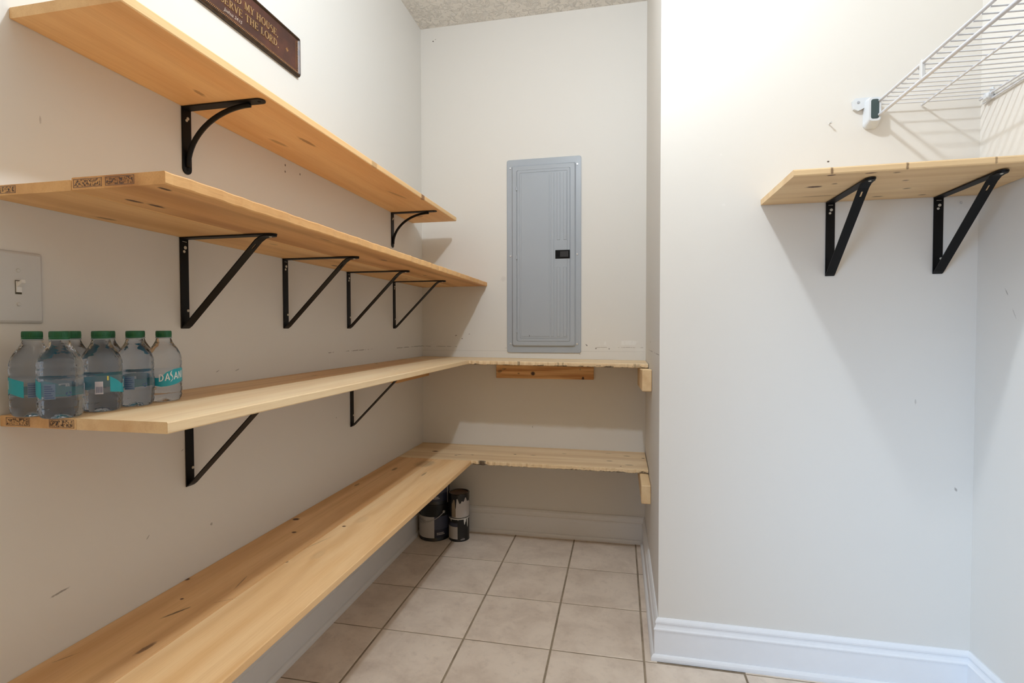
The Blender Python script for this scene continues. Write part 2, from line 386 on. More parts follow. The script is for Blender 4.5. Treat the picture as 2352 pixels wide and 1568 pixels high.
# ------------------------------------------------------------------ boards
PAL = dict(
 top=(S(250, 212, 156), S(242, 196, 138), S(212, 156, 98)),
 under=(S(246, 202, 142), S(234, 184, 122), S(196, 138, 84)),
 pine=(S(246, 222, 182), S(238, 206, 160), S(206, 160, 110)),
 old=(S(244, 220, 182), S(234, 204, 160), S(196, 154, 108)),
 rightw=(S(242, 212, 166), S(234, 200, 152), S(204, 160, 110)))
def board(parent, name, x0, x1, y0, y1, z0, z1, mat, o=(0,0,0), dz=(0,0,0,0), rough_edge=None, cut=None, b=.0015, seg=60, ch=.0):
    """board from world extents; dz lifts corners (x0y0, x1y0, x1y1, x0y1); rough_edge='x' / 'y' roughens the x1 / y0 edge"""
    m = MB(); rnd = random.Random(int((x0+y0+z0)*1000))
    L = lambda x, y: ((1-(x-x0)/(x1-x0))*(1-(y-y0)/(y1-y0))*dz[0]+((x-x0)/(x1-x0))*(1-(y-y0)/(y1-y0))*dz[1]+((x-x0)/(x1-x0))*((y-y0)/(y1-y0))*dz[2]+(1-(x-x0)/(x1-x0))*((y-y0)/(y1-y0))*dz[3])
    def P(x, y, z): return (x-o[0], y-o[1], z+L(x, y)-o[2])
    rings = []
    for k in range(seg+1):
        f = k/seg
        amt = 0
        if rough_edge:
            amt = (.0025*math.sin(k*1.7)+.002*math.sin(k*.61+1)+rnd.uniform(-.0012, .0012))*rough_edge[1]
        if (x1-x0) > (y1-y0) or (rough_edge and rough_edge[0] == 'y'):      # runs along x; front edge is y0
            x = x0+(x1-x0)*f; yf = y0+(amt if rough_edge else 0); yb_ = yf+(abs(amt)*1.5+.001 if rough_edge else b)
            if cut: yf += cut(f); yb_ += cut(f)
            rings.append([P(x, y1-b, z0), P(x, yb_, z0), P(x, yf, z0+b*2), P(x, yf, z1-b*2), P(x, yf+b+ch, z1), P(x, y1-b, z1), P(x, y1, z1-b), P(x, y1, z0+b)])
        else:
            y = y0+(y1-y0)*f; xf = x1-(amt if rough_edge else 0)
            rings.append([P(x0+b, y, z0), P(xf-b, y, z0), P(xf, y, z0+b*1.5), P(xf, y, z1-b*1.5), P(xf-b-ch, y, z1), P(x0+b, y, z1), P(x0, y, z1-b), P(x0, y, z0+b)])
    m.loft(rings)
    return m.build(name, mat, parent)

m_ink = NT('stamp_ink'); v = m_ink.coord(); n = m_ink.noise(v, 1, (320, 10, 260), det=3, rough=.7)
n = m_ink.math('ADD', n, -.03); tr = m_ink.n('ShaderNodeBsdfTransparent'); mx = m_ink.n('ShaderNodeMixShader')
m_ink.col((.07, .045, .045, 1)); m_ink.l(m_ink.ramp(n, .44, .58), mx.inputs[0]); m_ink.l(tr.outputs[0], mx.inputs[1]); m_ink.l(m_ink.b.outputs[0], mx.inputs[2])
m_ink.l(mx.outputs[0], m_ink.t.nodes['Material Output'].inputs['Surface']); m_ink = m_ink.m
m_ink2 = plain('stamp_line', (.26, .17, .14, 1), .7)
def stamp(parent, o, x0, x1, y, z0, z1, fill=True):
    """ink printed on a board end facing -y: thin frame, blurred small print inside"""
    b = MB(); t_ = .0006; w = .0008
    for r in ((x0, x1, z0, z0+w), (x0, x1, z1-w, z1), (x0, x0+w, z0, z1), (x1-w, x1, z0, z1)):
        b.box(r[0]-o[0], r[1]-o[0], y-.00012-o[1], y+.0002-o[1], r[2]-o[2], r[3]-o[2])
    s_ = b.build('ink_stamp', m_ink2, parent); s_['label'] = 'dark inked mill stamp'
    c = MB(); yy = y-.0002-o[1]
    c.add([(x0+.002-o[0], yy, z0+.0015-o[2]), (x1-.002-o[0], yy, z0+.0015-o[2]), (x1-.002-o[0], yy, z1-.0015-o[2]), (x0+.002-o[0], yy, z1-.0015-o[2])], [(0, 1, 2, 3)])
    c.build('ink_print', m_ink, s_)

# top shelf
o = (.122, -1.056, 1.661)
sh = empty('wall_shelf', 'topmost single-board pine shelf on the left wall, under the brown sign', 'shelf', o)
m = wood('pine_top', *PAL['top'], loc=o, seed=1, F=45, amp=10, streak=.22, knots=[(-1.6565, .100, .018, .006, -.1, .55), (-1.3265, .072, .035, .008, .12, .45), (-1.3153, .159, .04, .007, .05, .6),
     (-.279, .10, .012, .02, .5, .6), (-.69, .165, .07, .008, .2, .45), (-.60, .246, .02, .012, 0, .8), (-1.05, .244, .02, .006, 0, .4)], kc=(.22, .085, .03, 1))
board(sh, 'board', 0, .2435, -1.977, -.136, 1.661, 1.6805, m, o)
# two-board shelf
o = (.186, -1.01, 1.333)
sh = empty('wall_shelf', 'deep two-board pine shelf with stamped ends, second from the top on left wall', 'shelf', o)
m1 = wood('pine_under_a', *PAL['under'], loc=o, seed=2, F=50, amp=9, streak=.3, knots=[(-1.47, .155, .015, .004, .1, .5), (-1.0, .06, .02, .008), (-1.83, .03, .02, .007, .1, .6), (-.5, .12, .015, .006, 0, .6)])
m2 = wood('pine_under_b', S(240, 190, 128), S(218, 162, 102), S(170, 110, 64), loc=o, seed=5, F=34, amp=14, streak=.5, knots=[(-1.9395, .2195, .016, .006, .1), (-1.90, .2265, .018, .006, 0), (-1.9935, .342, .012, .005), (-1.10, .30, .02, .008, 0, .7), (-.6, .25, .02, .007, 0, .6), (-1.5, .33, .03, .004, 0, .5)])
def rough_side(parent, x0, x1, y0, y1, z0, z1, mat, o):
    b_ = board(parent, 'board', x0, x1, y0, y1, z0, z1, mat, o, rough_edge=('x', .55), seg=120); return b_
board(sh, 'board', 0, .1855, -2.021, -.001, 1.333, 1.3505, m1, o)
rough_side(sh, .1865, .3715, -2.021, -.001, 1.3335, 1.354, m2, o)
stamp(sh, o, .19, .2375+.01, -2.0213, 1.337, 1.351); stamp(sh, o, .2545, .311, -2.0213, 1.337, 1.3515); stamp(sh, o, -.01+.012, .068, -2.0213, 1.336, 1.3485)
# middle side shelf
z3 = .9517
o = (.176, -1.15, .9322)
sh = empty('wall_shelf', 'middle pine shelf along the left wall carrying the water bottles', 'shelf', o)
m1 = wood('pine_mid_a', S(242, 208, 160), S(228, 184, 132), S(190, 138, 90), loc=o, seed=7, F=50, amp=8, streak=.3, knots=[(-.62, .03, .012, .006), (-1.2, .1, .02, .006, 0, .5)])
m2 = wood('pine_mid_b', *PAL['pine'], loc=o, seed=8, F=40, amp=8, streak=.22, knots=[(-.9, .25, .02, .006, 0, .3)])
board(sh, 'board', 0, .1665, -2.007, -.285, .9322, z3, m1, o)
board(sh, 'board', .1672, .3519, -2.007, -.285, .9322, z3, m2, o)
stamp(sh, o, .0135, .0665, -2.0073, .9345, .949); stamp(sh, o, .109, .1625, -2.0073, .9345, .949)
# middle back shelf
o = (.6, -.142, .9322)
sh = empty('wall_shelf', 'pine shelf with charred front edge on back wall, just under the grey breaker panel', 'shelf', o)
m = wood('pine_back_mid', *PAL['old'], along='x', loc=o, seed=9, F=45, amp=8, streak=.25, edge=(.9362, -.270, -.00875), marks=[(.60, -.285, .008, .004, 0, .6), (.80, -.285, .016, .004, 0, .55), (1.15, -.285, .014, .004, 0, .45)])
board(sh, 'board', .001, W-.0025, -.2845, -.001, .9325, z3, m, o, dz=(0, -.0105, -.0105, 0), rough_edge=('y', 1.0), seg=140)
# bottom side shelf
z4 = .471; o = (.188, -1.25, .4515)
sh = empty('wall_shelf', 'lowest pine shelf running along the left wall close to the floor, scuffed top', 'shelf', o)
mk = [(-1.751, .106, .030, .0035, .45, .8), (-1.60, .148, .034, .002, -.25, .55), (-1.685, .175, .03, .0015, .9, .3), (-1.35, .20, .05, .003, .3, .25), (-.435, .18, .06, .045, 0, .35), (-1.93, .03, .02, .002, .5, .4)]
m1 = wood('pine_low_a', S(244, 202, 150), S(228, 180, 124), S(184, 128, 78), loc=o, seed=11, F=55, amp=9, streak=.34, knots=[(-1.191, .0205, .010, .012), (-1.291, .0825, .006, .007), (-1.8738, .1554, .022, .006, .1, .8), (-1.6164, .0045, .006, .006), (-1.70, .07, .004, .004), (-.8, .03, .02, .007, 0, .6), (-.55, .08, .025, .008, 0, .6)], marks=mk)
m2 = wood('pine_low_b', S(250, 214, 164), S(242, 198, 142), S(212, 158, 98), loc=o, seed=12, F=70, amp=12, streak=.34, knots=[(-1.2147, .2094, .005, .006), (-1.479, .188, .006, .006, 0, .7), (-1.42, .25, .03, .014, 0, .12), (-1.15, .24, .03, .016, 0, .12), (-.6, .24, .03, .006, 0, .5)], marks=mk)
board(sh, 'board', 0, .1875, -2.42, -.3385, .4515, z4, m1, o)
board(sh, 'board', .1877, .3766, -2.42, -.3385, .4515, z4, m2, o)
# bottom back shelf
o = (.6, -.169, .452)
sh = empty('wall_shelf', 'lowest pine shelf on the back wall, knotty with a ragged front edge', 'shelf', o)
m = wood('pine_back_low', *PAL['old'], along='x', loc=o, seed=13, F=50, amp=8, streak=.28, edge=(.4572, -.322, 0),
    knots=[(.142, -.191, .016, .010), (.272, -.25, .008, .006, 0, .7), (.285, -.235, .012, .004, .6, .6), (.351, -.225, .008, .004, 0, .8), (.559, -.174, .007, .005), (.652, -.174, .012, .004, 0, .7), (1.187, -.129, .008, .006), (1.11, -.10, .016, .005, 0, .8), (1.028, -.212, .014, .005, 0, .8), (1.02, -.06, .016, .004, 0, .5), (.80, -.11, .012, .005, 0, .5), (1.12, -.27, .02, .008, 0, .5)],
    marks=[(.43, -.335, .018, .010, 0, .9), (1.08, -.30, .004, .004)])
board(sh, 'board', .001, W-.0025, -.3378, -.001, .452, z4, m, o, dz=(0, .0, .0, 0), rough_edge=('y', 1.0), seg=140)
# alcove shelf
o = (1.81, -1.10, 1.4925)
sh = empty('wall_shelf', 'knotty pine shelf high in the right alcove, under the white wire shelf', 'shelf', o)
ks = [(1.5976, -1.139, .020, .009), (1.6015, -1.248, .010, .005), (1.6408, -1.160, .007, .005, 0, .8), (1.6919, -1.246, .012, .006, 0, .8), (1.8134, -1.1527, .008, .005, 0, .7), (1.8586, -1.0646, .010, .006, 0, .7), (1.8192, -.9853, .014, .005, 0, .8), (1.6465, -1.0278, .05, .003, 0, .6), (1.9383, -.98, .01, .005, 0, .7), (1.9977, -.997, .01, .005, 0, .7), (1.7545, -1.236, .008, .005, 0, .7), (1.767, -1.262, .0035, .004, 0, .7), (1.954, -1.262, .0035, .004, 0, .6), (1.5987, -1.262, .004, .004, 0, .8)]
m = wood('pine_alcove', *PAL['rightw'], along='x', loc=o, seed=15, F=55, amp=5, streak=.22, knots=ks, kc=(.12, .055, .03, 1))
board(sh, 'board', 1.5095, W2-.002, -1.2595, -D-.002, 1.4922, 1.5095, m, o, dz=(0, .004, 0, 0))

# ------------------------------------------------------------------ support cleats
def cleat(label, x0, x1, y0, y1, z0, z1, along, seed, knots=(), pal='old', group=None, tilt=0):
    o = ((x0+x1)/2, (y0+y1)/2, z0)
    e = empty('support_cleat', label, 'wood block', o, group)
    m = wood('cleat_%s' % 'abcdefgh'[seed % 8], *PAL[pal], along=along, loc=o, seed=seed+20, F=60, amp=6, streak=.3, knots=knots, kc=(.07, .03, .015, 1))
    b = MB(); b.bbox(x0-o[0], x1-o[0], y0-o[1], y1-o[1], 0, z1-z0, .003); b.v = [(p[0], p[1], p[2]-tilt*(p[1]-(y0-o[1]))) for p in b.v]; b.build('block', m, e); return e
def cleat_screw(e, x, y, z, ax):
    o = e.location; b = MB(); c = Vector((x, y, z))-o; d = Vector(ax)
    b.path([c, c+d*.0012, c+d*.0022], [.0045, .0045, .0025], 10); b.build('screw', m_brass, e)
# on the back cleat the knots sit on its front face (x, z): use z in place of depth
def cleat_face(name, pal, lst, o):
    t = NT(name); v = t.coord(o); X, Y, Z = t.sep(v)
    g = t.noise(v, 1, (3, 60, 60), det=3); f = t.noise(v, 1, (20, 400, 400), det=3)
    col = t.mix(t.ramp(g, .35, .65), PAL[pal][0], PAL[pal][2]); col = t.mix(t.math('MULTIPLY', f, .3), col, PAL[pal][2])
    col = t.mix(t.spots(X, Z, lst), col, (.06, .028, .016, 1)); t.col(col); t.set(Roughness=.6); return t.m
x0, x1, yy0, yy1, za, zb = .426, .9425, -.0195, -.001, .8395, .9215
o = ((x0+x1)/2, (yy0+yy1)/2, za)
e = empty('support_cleat', 'flat knotty pine batten screwed to the back wall under the middle shelf', 'wood block', o, None)
m = cleat_face('batten_face', 'under', [(.625, .8665, .012, .011), (.888, .844, .007, .011), (.548, .866, .006, .004, 0, .6), (.445, .876, .014, .008, .3, .6), (.47, .888, .012, .004, .2, .6)], o)
b = MB(); b.bbox(x0-o[0], x1-o[0], yy0-o[1], yy1-o[1], 0, zb-za, .002); b.build('block', m, e)
cleat_screw(e, .463, -.0195, .8885, (0, -1, 0)); cleat_screw(e, .873, -.0195, .892, (0, -1, 0))
cleat('short pine block end on the jog wall holding the middle back shelf', W-.0395, W-.001, -.540, -.001, .8455, .9362, 'y', 1, pal='rightw', tilt=.0595)
cleat('short pine block end on the jog wall holding the lowest back shelf', W-.0395, W-.001, -.516, -.001, .3745, .4518, 'y', 2, pal='rightw')
cleat('pine block on the left wall in the back corner, tucked under the middle shelf', .001, .0395, -.42, -.001, .845, .932, 'y', 3, pal='under')

# ------------------------------------------------------------------ brackets (local: X out from wall, Y width, Z up; origin at top on wall)
def disc(b, c, n, r, h, k=12):
    c = Vector(c); n = Vector(n).normalized(); b.path([c, c+n*h*.6, c+n*h], [r, r, r*.8], k)
def strap(b, pts, w, t_):   # flat strap through (x,z) points, width in y
    P = [Vector((x, 0, z)) for x, z in pts]; r = []
    for i, p in enumerate(P):
        d = (P[min(i+1, len(P)-1)]-P[max(i-1, 0)]).normalized(); n = Vector((-d.z, 0, d.x))*t_/2
        ww = w[i] if isinstance(w, list) else w
        r.append([p+n+Vector((0, -ww/2, 0)), p+n+Vector((0, ww/2, 0)), p-n+Vector((0, ww/2, 0)), p-n+Vector((0, -ww/2, 0))])
    b.loft(r)
def straight_bracket(name, label, loc, rz, group, H_=.2275, L_=.264):
    e = empty(name, label, 'bracket', loc, group, rz)
    w = .0255; t_ = .003
    b = MB(); b.bbox(0.0005, t_+.0005, -w/2, w/2, -H_, 0, .0008)          # wall plate with slightly turned-in lips
    b.build('wall_plate', m_black, e)
    b = MB(); strap(b, [(0.0005, -.0017), (.05, -.0017), (L_-.014, -.0017), (L_-.007, -.0017), (L_-.002, -.0017), (L_, -.0017)], [w, w, w, w*.86, w*.5, w*.2], .003)
    b.build('arm', m_black2, e)
    b = MB(); x1, z1 = .218, -.012; x0, z0 = .006, -H_+.003; d = Vector((x1-x0, 0, z1-z0)); ln = d.length; d.normalize()
    s0, s1 = .895, .950    # slot between these fractions, left open in the strap
    def at(f): return (x0+(x1-x0)*f, z0+(z1-z0)*f)
    strap(b, [(.003, -H_+.002), at(.0+.02), at(s0)], w, .0026)
    for sg in (-1, 1):
        c = MB(); strap(c, [at(s0), at(s1)], w/2-.0025, .0026)
        b.add([(p[0], p[1]+sg*(w/4+.00125), p[2]) for p in c.v], c.f)
    strap(b, [at(s1), at(.985), (x1+.010, -.0068), (x1+.020, -.005), (L_-.012, -.005), (L_-.004, -.005), (L_-.001, -.005)], [w, w, w, w, w*.9, w*.6, w*.25], .0026)
    b.build('brace', m_black, e)
    for (z, y, r) in ((-.0245, .002, .0044), (-.0345, -.0015, .0036), (-H_+.045, .0075, .0036)):
        b = MB(); disc(b, (t_+.0005, y, z), (1, 0, 0), r, .0014); b.build('screw', m_screw, e)
    b = MB(); disc(b, (L_-.016, 0, -.0063), (0, 0, -1), .0035, .0015); b.build('screw', m_screw, e)
    b = MB(); b.box(.0036, .0040, -w*.25, w*.25, -.0105, -.0095); b.build('slot_mark', m_screw, e)
    return e
g = 'black triangular brackets under the two-board shelf'
k0 = straight_bracket('shelf_bracket', 'black triangular bracket under the two-board shelf, nearest the light switch', (0, -1.606, 1.333), 0, g)
for y, lb in ((-1.2035, 'black triangular bracket under the two-board shelf, second from the light switch'),
              (-.800, 'black triangular bracket under the two-board shelf, third from the light switch'),
              (-.3685, 'black triangular bracket under the two-board shelf, nearest the back corner')):
    dup(k0, (0, y, 1.333), 0, lb, g)
g = 'black triangular brackets under the middle left shelf'
dup(k0, (0, -1.5995, .9320), 0, 'black triangular bracket under the middle left shelf, near the water bottles', g)
dup(k0, (0, -.7825, .9320), 0, 'black triangular bracket under the middle left shelf, nearer the back corner', g)
g = 'black triangular brackets in the right alcove'
dup(k0, (1.7095, -D-.0006, 1.4920), -PI/2, 'black triangular bracket under the alcove shelf, left one of the pair', g).scale.x = 1.045
dup(k0, (2.0005, -D-.0006, 1.4920), -PI/2, 'black triangular bracket under the alcove shelf, right one near the corner', g).scale.x = 1.055

def curved_bracket(label, loc, group):
    e = empty('shelf_bracket', label, 'bracket', loc, group); w = .0275; Hh = .1665; L_ = .2260; t_ = .003
    def round_plate(fn, ln):
        b = MB(); poly = [(-w/2, 0), (w/2, 0), (w/2, ln-w/2)]+[(w/2*math.cos(a*PI/8), ln-w/2+w/2*math.sin(a*PI/8)) for a in range(1, 8)]+[(-w/2, ln-w/2)]
        b.prism(poly, lambda u, v: fn(u, v, 0), lambda u, v: fn(u, v, t_)); return b
    round_plate(lambda u, v, h: (.0005+h, u, -v), Hh).build('wall_plate', m_black, e)
    round_plate(lambda u, v, h: (v+.0005, u, -.0005-h), L_).build('arm', m_black2, e)
    b = MB(); N = 18; rings = []
    for i in range(N+1):
        a = i/N; th = a*PI/2
        x = .0045+.181*(1-math.cos(th)); z = -.1485+.140*math.sin(th)
        dx, dz = .181*math.sin(th)+1e-6, .140*math.cos(th); l = math.hypot(dx, dz); nx, nz = -dz/l, dx/l
        hw = .0060; tt = .0043
        rings.append([(x+nx*tt, -hw*.6, z+nz*tt), (x+nx*tt, hw*.6, z+nz*tt), (x+nx*tt*.4, hw, z+nz*tt*.4), (x-nx*tt, hw*.9, z-nz*tt), (x-nx*tt*1.3, 0, z-nz*tt*1.3), (x-nx*tt, -hw*.9, z-nz*tt), (x+nx*tt*.4, -hw, z+nz*tt*.4)])
    rings = [[(max(p[0], .003), p[1], min(p[2], -.0034)) for p in r] for r in rings]
    b.loft(rings, smooth=True); b.build('curved_brace', m_black, e)
    for y, z, r in ((.003, -.026, .0040), (-.001, -.032, .0034)):
        b = MB(); disc(b, (t_+.0005, y, z), (1, 0, 0), r, .002); b.build('screw', m_screw, e)
    for p, n in (((t_+.0005, 0, -Hh+.013), (1, 0, 0)), ((L_-.014, 0, -t_-.0005), (0, 0, -1))):
        b = MB(); disc(b, p, n, .0042, .0006); b.build('screw_hole', m_dark, e)
    return e
g = 'curved black brackets under the top shelf'
c0 = curved_bracket('curved black bracket under the top shelf, the near one', (0, -1.5925, 1.661), g)
dup(c0, (0, -.3825, 1.661), 0, 'curved black bracket under the top shelf, the far one by the back wall', g)

# ------------------------------------------------------------------ breaker panel
px, pz, pw, ph = .6795, 1.4868, .3945, 1.0215
e = empty('breaker_panel', 'tall grey metal electrical breaker panel with a black latch on the back wall', 'electrical panel', (px, 0, pz-ph/2))
def ring(cx, cz, w, h, r, y): return [(cx+u, -y, cz+v+ph/2) for u, v in rrect(w, h, r)]
b = MB(); fr = []
for off, y, r in ((0, .0005, .012), (0, .004, .012), (.0015, .0055, .011), (.026, .0062, .010), (.0275, .0062, .010), (.0335, .0150, .010), (.035, .0158, .009), (.0550, .0158, .008), (.0560, .0125, .008)):
    fr.append(ring(0, 0, pw-2*off, ph-2*off-(.01 if off > .02 else 0), r, y))
b.loft(fr, cap0=True); b.build('cover_frame', m_grey, e)
b = MB(); dw, dh = .2785, .900
b.loft([ring(0, 0, dw, dh, .009, .0130), ring(0, 0, dw, dh, .009, .0160), ring(0, 0, dw-.003, dh-.003, .008, .0170), ring(0, 0, dw-.022, dh-.026, .006, .0170), ring(0, 0, dw-.025, dh-.029, .006, .0156),
        ring(0, 0, dw-.028, dh-.032, .005, .0156), ring(0, 0, dw-.031, dh-.035, .005, .0172)])
dr = b.build('door', m_grey, e)
def rib(x0, x1, z0, z1, h=.0022):
    b = MB(); cx, cz = (x0+x1)/2-px, (z0+z1)/2-pz; w, hh = x1-x0, z1-z0
    b.loft([ring(cx, cz, w, hh, .003, .0170), ring(cx, cz, w-.003, hh-.003, .002, .0172+h), ring(cx, cz, w-.005, hh-.005, .0015, .0172+h)]); b.build('rib', m_grey, dr)
rib(.563, .7125, 1.062, 1.915, .0012)
for x in (.7235,): rib(x-.003, x+.013, 1.062, 1.915)
for x in (.752, .785): rib(x, x+.017, 1.062, 1.425); rib(x, x+.017, 1.565, 1.915)
lt = MB(); lt.bbox(.7435-px, .8195-px, -.0195, -.0165, 1.468-pz+ph/2, 1.5125-pz+ph/2, .001); lo = lt.build('latch', m_dark, e)
m_latch = plain('latch_black', (.010, .010, .011, 1), .45)
lt = MB(); lt.bbox(.752-px, .764-px, -.0205, -.019, 1.475-pz+ph/2, 1.5055-pz+ph/2, .0005); lt.build('latch_recess', m_dark, lo)
lt = MB(); lt.bbox(.768-px, .812-px, -.0225, -.019, 1.475-pz+ph/2, 1.5055-pz+ph/2, .001)
lt.build('latch_slider', m_latch, lo)
for z in (1.842, 1.48, 1.093):
    b = MB(); b.bbox(.5335-px, .5425-px, -.0195, -.0155, z-.010-pz+ph/2, z+.010-pz+ph/2, .001); b.box(.541-px, .5425-px, -.0205, -.019, z-.004-pz+ph/2, z+.010-pz+ph/2)
    b.build('hinge', m_grey, e)
for x in (.5025, .8565):
    for z in (1.9535, 1.490, 1.024):
        b = MB(); disc(b, (x-px, -.0060, z-pz+ph/2), (0, -1, 0), .0050, .0042); b.build('screw', m_bright, e)
b = MB(); b.box(.605-px, .607-px, -.0190, -.0182, 1.062-pz+ph/2, 1.070-pz+ph/2); b.build('scratch', m_dark, e)

# ------------------------------------------------------------------ light switch
e = empty('light_switch', 'white toggle light switch plate on the left wall above the water bottles', 'light switch', (0, -1.9778, 1.1148))
hw, hh = .0428, .1305
def sring(w, h, r, x): return [(x, u, v+hh/2) for u, v in rrect(w, h, r, 4)]
b = MB(); b.loft([sring(hw*2, hh, .003, .0005), sring(hw*2, hh, .003, .002), sring(hw*2-.004, hh-.004, .003, .0048), sring(hw*2-.010, hh-.010, .003, .0062)]); b.build('plate', m_plastic, e)
b = MB(); b.box(.0060, .0066, -.0052, .0052, hh/2-.0125, hh/2+.0125); b.build('toggle_slot', m_slot, e)
b = MB(); b.hexa([(.0062, -.0042, hh/2-.009), (.0085, -.0042, hh/2-.009), (.0085, .0042, hh/2-.009), (.0062, .0042, hh/2-.009),
                 (.0062, -.0042, hh/2+.011), (.0085, -.0042, hh/2+.011), (.0085, .0042, hh/2+.011), (.0062, .0042, hh/2+.011)])
b.hexa([(.007, -.0036, hh/2-.001), (.019, -.0030, hh/2+.008), (.019, .0030, hh/2+.008), (.007, .0036, hh/2-.001), (.007, -.0036, hh/2+.007), (.018, -.0030, hh/2+.0135), (.018, .0030, hh/2+.0135), (.007, .0036, hh/2+.007)])
b.build('toggle', plain('toggle_white', (.85, .84, .82, 1), .3), e)
for z in (.0305, -.0305):
    b = MB(); disc(b, (.0060, 0, hh/2+z), (1, 0, 0), .0034, .0018); b.build('screw', m_plastic, e)

# ------------------------------------------------------------------ lettering helpers
def glyph(ch):
    """serif capitals as closed polygons in a unit-high box -> (polys, advance)"""
    T, t_ = .105, .042
    def st(x0, y0, x1, y1, w):
        d = Vector((x1-x0, y1-y0)); d.normalize(); n = Vector((-d.y, d.x))*w/2
        return [(x0-n.x, y0-n.y), (x1-n.x, y1-n.y), (x1+n.x, y1+n.y), (x0+n.x, y0+n.y)]
    def sf(x, y, w=.30): return [(x-w/2, y-.022), (x+w/2, y-.022), (x+w/2, y+.022), (x-w/2, y+.022)]
    def arc(cx, cy, rx, ry, a0, a1, thick=T, thin=t_, n=10):
        out = []
        for i in range(n):
            q = []
            for a in (a0+(a1-a0)*i/n, a0+(a1-a0)*(i+1)/n):
                r = math.radians(a); w = thin+(thick-thin)*abs(math.cos(r)); q.append((r, w))
            (r0, w0), (r1, w1) = q
            out.append([(cx+(rx-w0)*math.cos(r0), cy+(ry-w0)*math.sin(r0)), (cx+rx*math.cos(r0), cy+ry*math.sin(r0)), (cx+rx*math.cos(r1), cy+ry*math.sin(r1)), (cx+(rx-w1)*math.cos(r1), cy+(ry-w1)*math.sin(r1))])
        return out
    V = lambda x: [st(x, 0, x, 1, T), sf(x, .02), sf(x, .98)]
    G = {
     'A': ([st(.06, 0, .38, 1, t_), st(.38, 1, .70, 0, T), st(.17, .33, .60, .33, t_), sf(.06, .02, .22), sf(.70, .02, .26)], .80),
     'D': (V(.16)+arc(.20, .5, .58, .5, -90, 90), .92),
     'E': (V(.16)+[st(.16, .97, .62, .97, t_), st(.16, .5, .50, .5, t_), st(.16, .03, .64, .03, t_), st(.61, .80, .61, .99, t_), st(.50, .40, .50, .60, t_), st(.63, .01, .63, .20, t_)], .74),
     'F': (V(.16)+[st(.16, .97, .62, .97, t_), st(.16, .5, .50, .5, t_), st(.61, .80, .61, .99, t_), st(.50, .40, .50, .60, t_)], .70),
     'H': (V(.16)+V(.70)+[st(.16, .5, .70, .5, t_)], .92),
     'I': (V(.16), .38),
     'J': (V(.22), .4),
     'L': (V(.16)+[st(.16, .03, .60, .03, t_), st(.59, .01, .59, .22, t_)], .70),
     'M': ([st(.14, 0, .14, 1, t_), st(.16, 1, .48, .02, T), st(.48, .02, .80, 1, t_), st(.84, 0, .84, 1, T), sf(.14, .02, .2), sf(.14, .98, .2), sf(.84, .02), sf(.84, .98)], 1.04),
     'N': ([st(.14, 0, .14, 1, t_), st(.16, 1, .72, .02, T), st(.74, 0, .74, 1, t_), sf(.14, .02, .2), sf(.12, .98, .24), sf(.74, .98, .2)], .92),
     'O': (arc(.46, .5, .42, .52, 0, 360, n=20), .94),
     'R': (V(.16)+arc(.28, .73, .34, .27, -90, 90)+[st(.16, .97, .30, .97, t_), st(.16, .48, .30, .48, t_), st(.34, .48, .70, 0, T), sf(.72, .02, .2)], .84),
     'S': (arc(.34, .74, .26, .27, 60, 270, .07, .05)+arc(.34, .26, .28, .27, -120, 90, .07, .05)+[st(.18, .68, .50, .36, T)], .68),
     'T': ([st(.38, 0, .38, 1, T), sf(.38, .02), st(.04, .97, .72, .97, t_), st(.05, .80, .05, .99, t_), st(.71, .80, .71, .99, t_)], .78),
     'U': ([st(.16, .3, .16, 1, T), sf(.16, .98), st(.66, .3, .66, 1, t_), sf(.66, .98, .2)]+arc(.40, .32, .27, .33, 180, 360, .10, .05), .84),
     'V': ([st(.06, 1, .36, 0, T), st(.38, 0, .68, 1, t_), sf(.08, .98, .26), sf(.68, .98, .2)], .76),
     'W': ([st(.06, 1, .30, 0, T), st(.32, 0, .54, 1, t_), st(.52, 1, .76, 0, T), st(.78, 0, 1.0, 1, t_), sf(.08, .98, .26), sf(1.0, .98, .2)], 1.08),
     'Y': ([st(.06, 1, .36, .45, T), st(.38, .45, .66, 1, t_), st(.37, 0, .37, .48, T), sf(.37, .02), sf(.08, .98, .26), sf(.66, .98, .2)], .74),
     '.': ([[(.06, 0), (.18, 0), (.18, .13), (.06, .13)]], .26), ',': ([[(.08, -.12), (.13, -.12), (.19, .12), (.07, .12)]], .28), ' ': ([], .40)}
    return G[ch]
def line_polys(txt, h, gap=.05):
    x = 0; out = []
    for ch in txt:
        ps, adv = glyph(ch)
        for p in ps: out.append([((x+u)*h, v*h) for u, v in p])
        x += adv+gap
    return out, (x-gap)*h
def text_tris(txt, size, shear=0):
    cu = bpy.data.curves.new('txt', 'FONT'); cu.body = txt; cu.size = size; cu.shear = shear; cu.resolution_u = 3
    ob = bpy.data.objects.new('txt', cu); C.objects.link(ob); dg = bpy.context.evaluated_depsgraph_get()
    me = bpy.data.meshes.new_from_object(ob.evaluated_get(dg)); vs = [tuple(v.co) for v in me.vertices]; fs = [tuple(p.vertices) for p in me.polygons]
    bpy.data.objects.remove(ob); bpy.data.curves.remove(cu); bpy.data.meshes.remove(me); return vs, fs

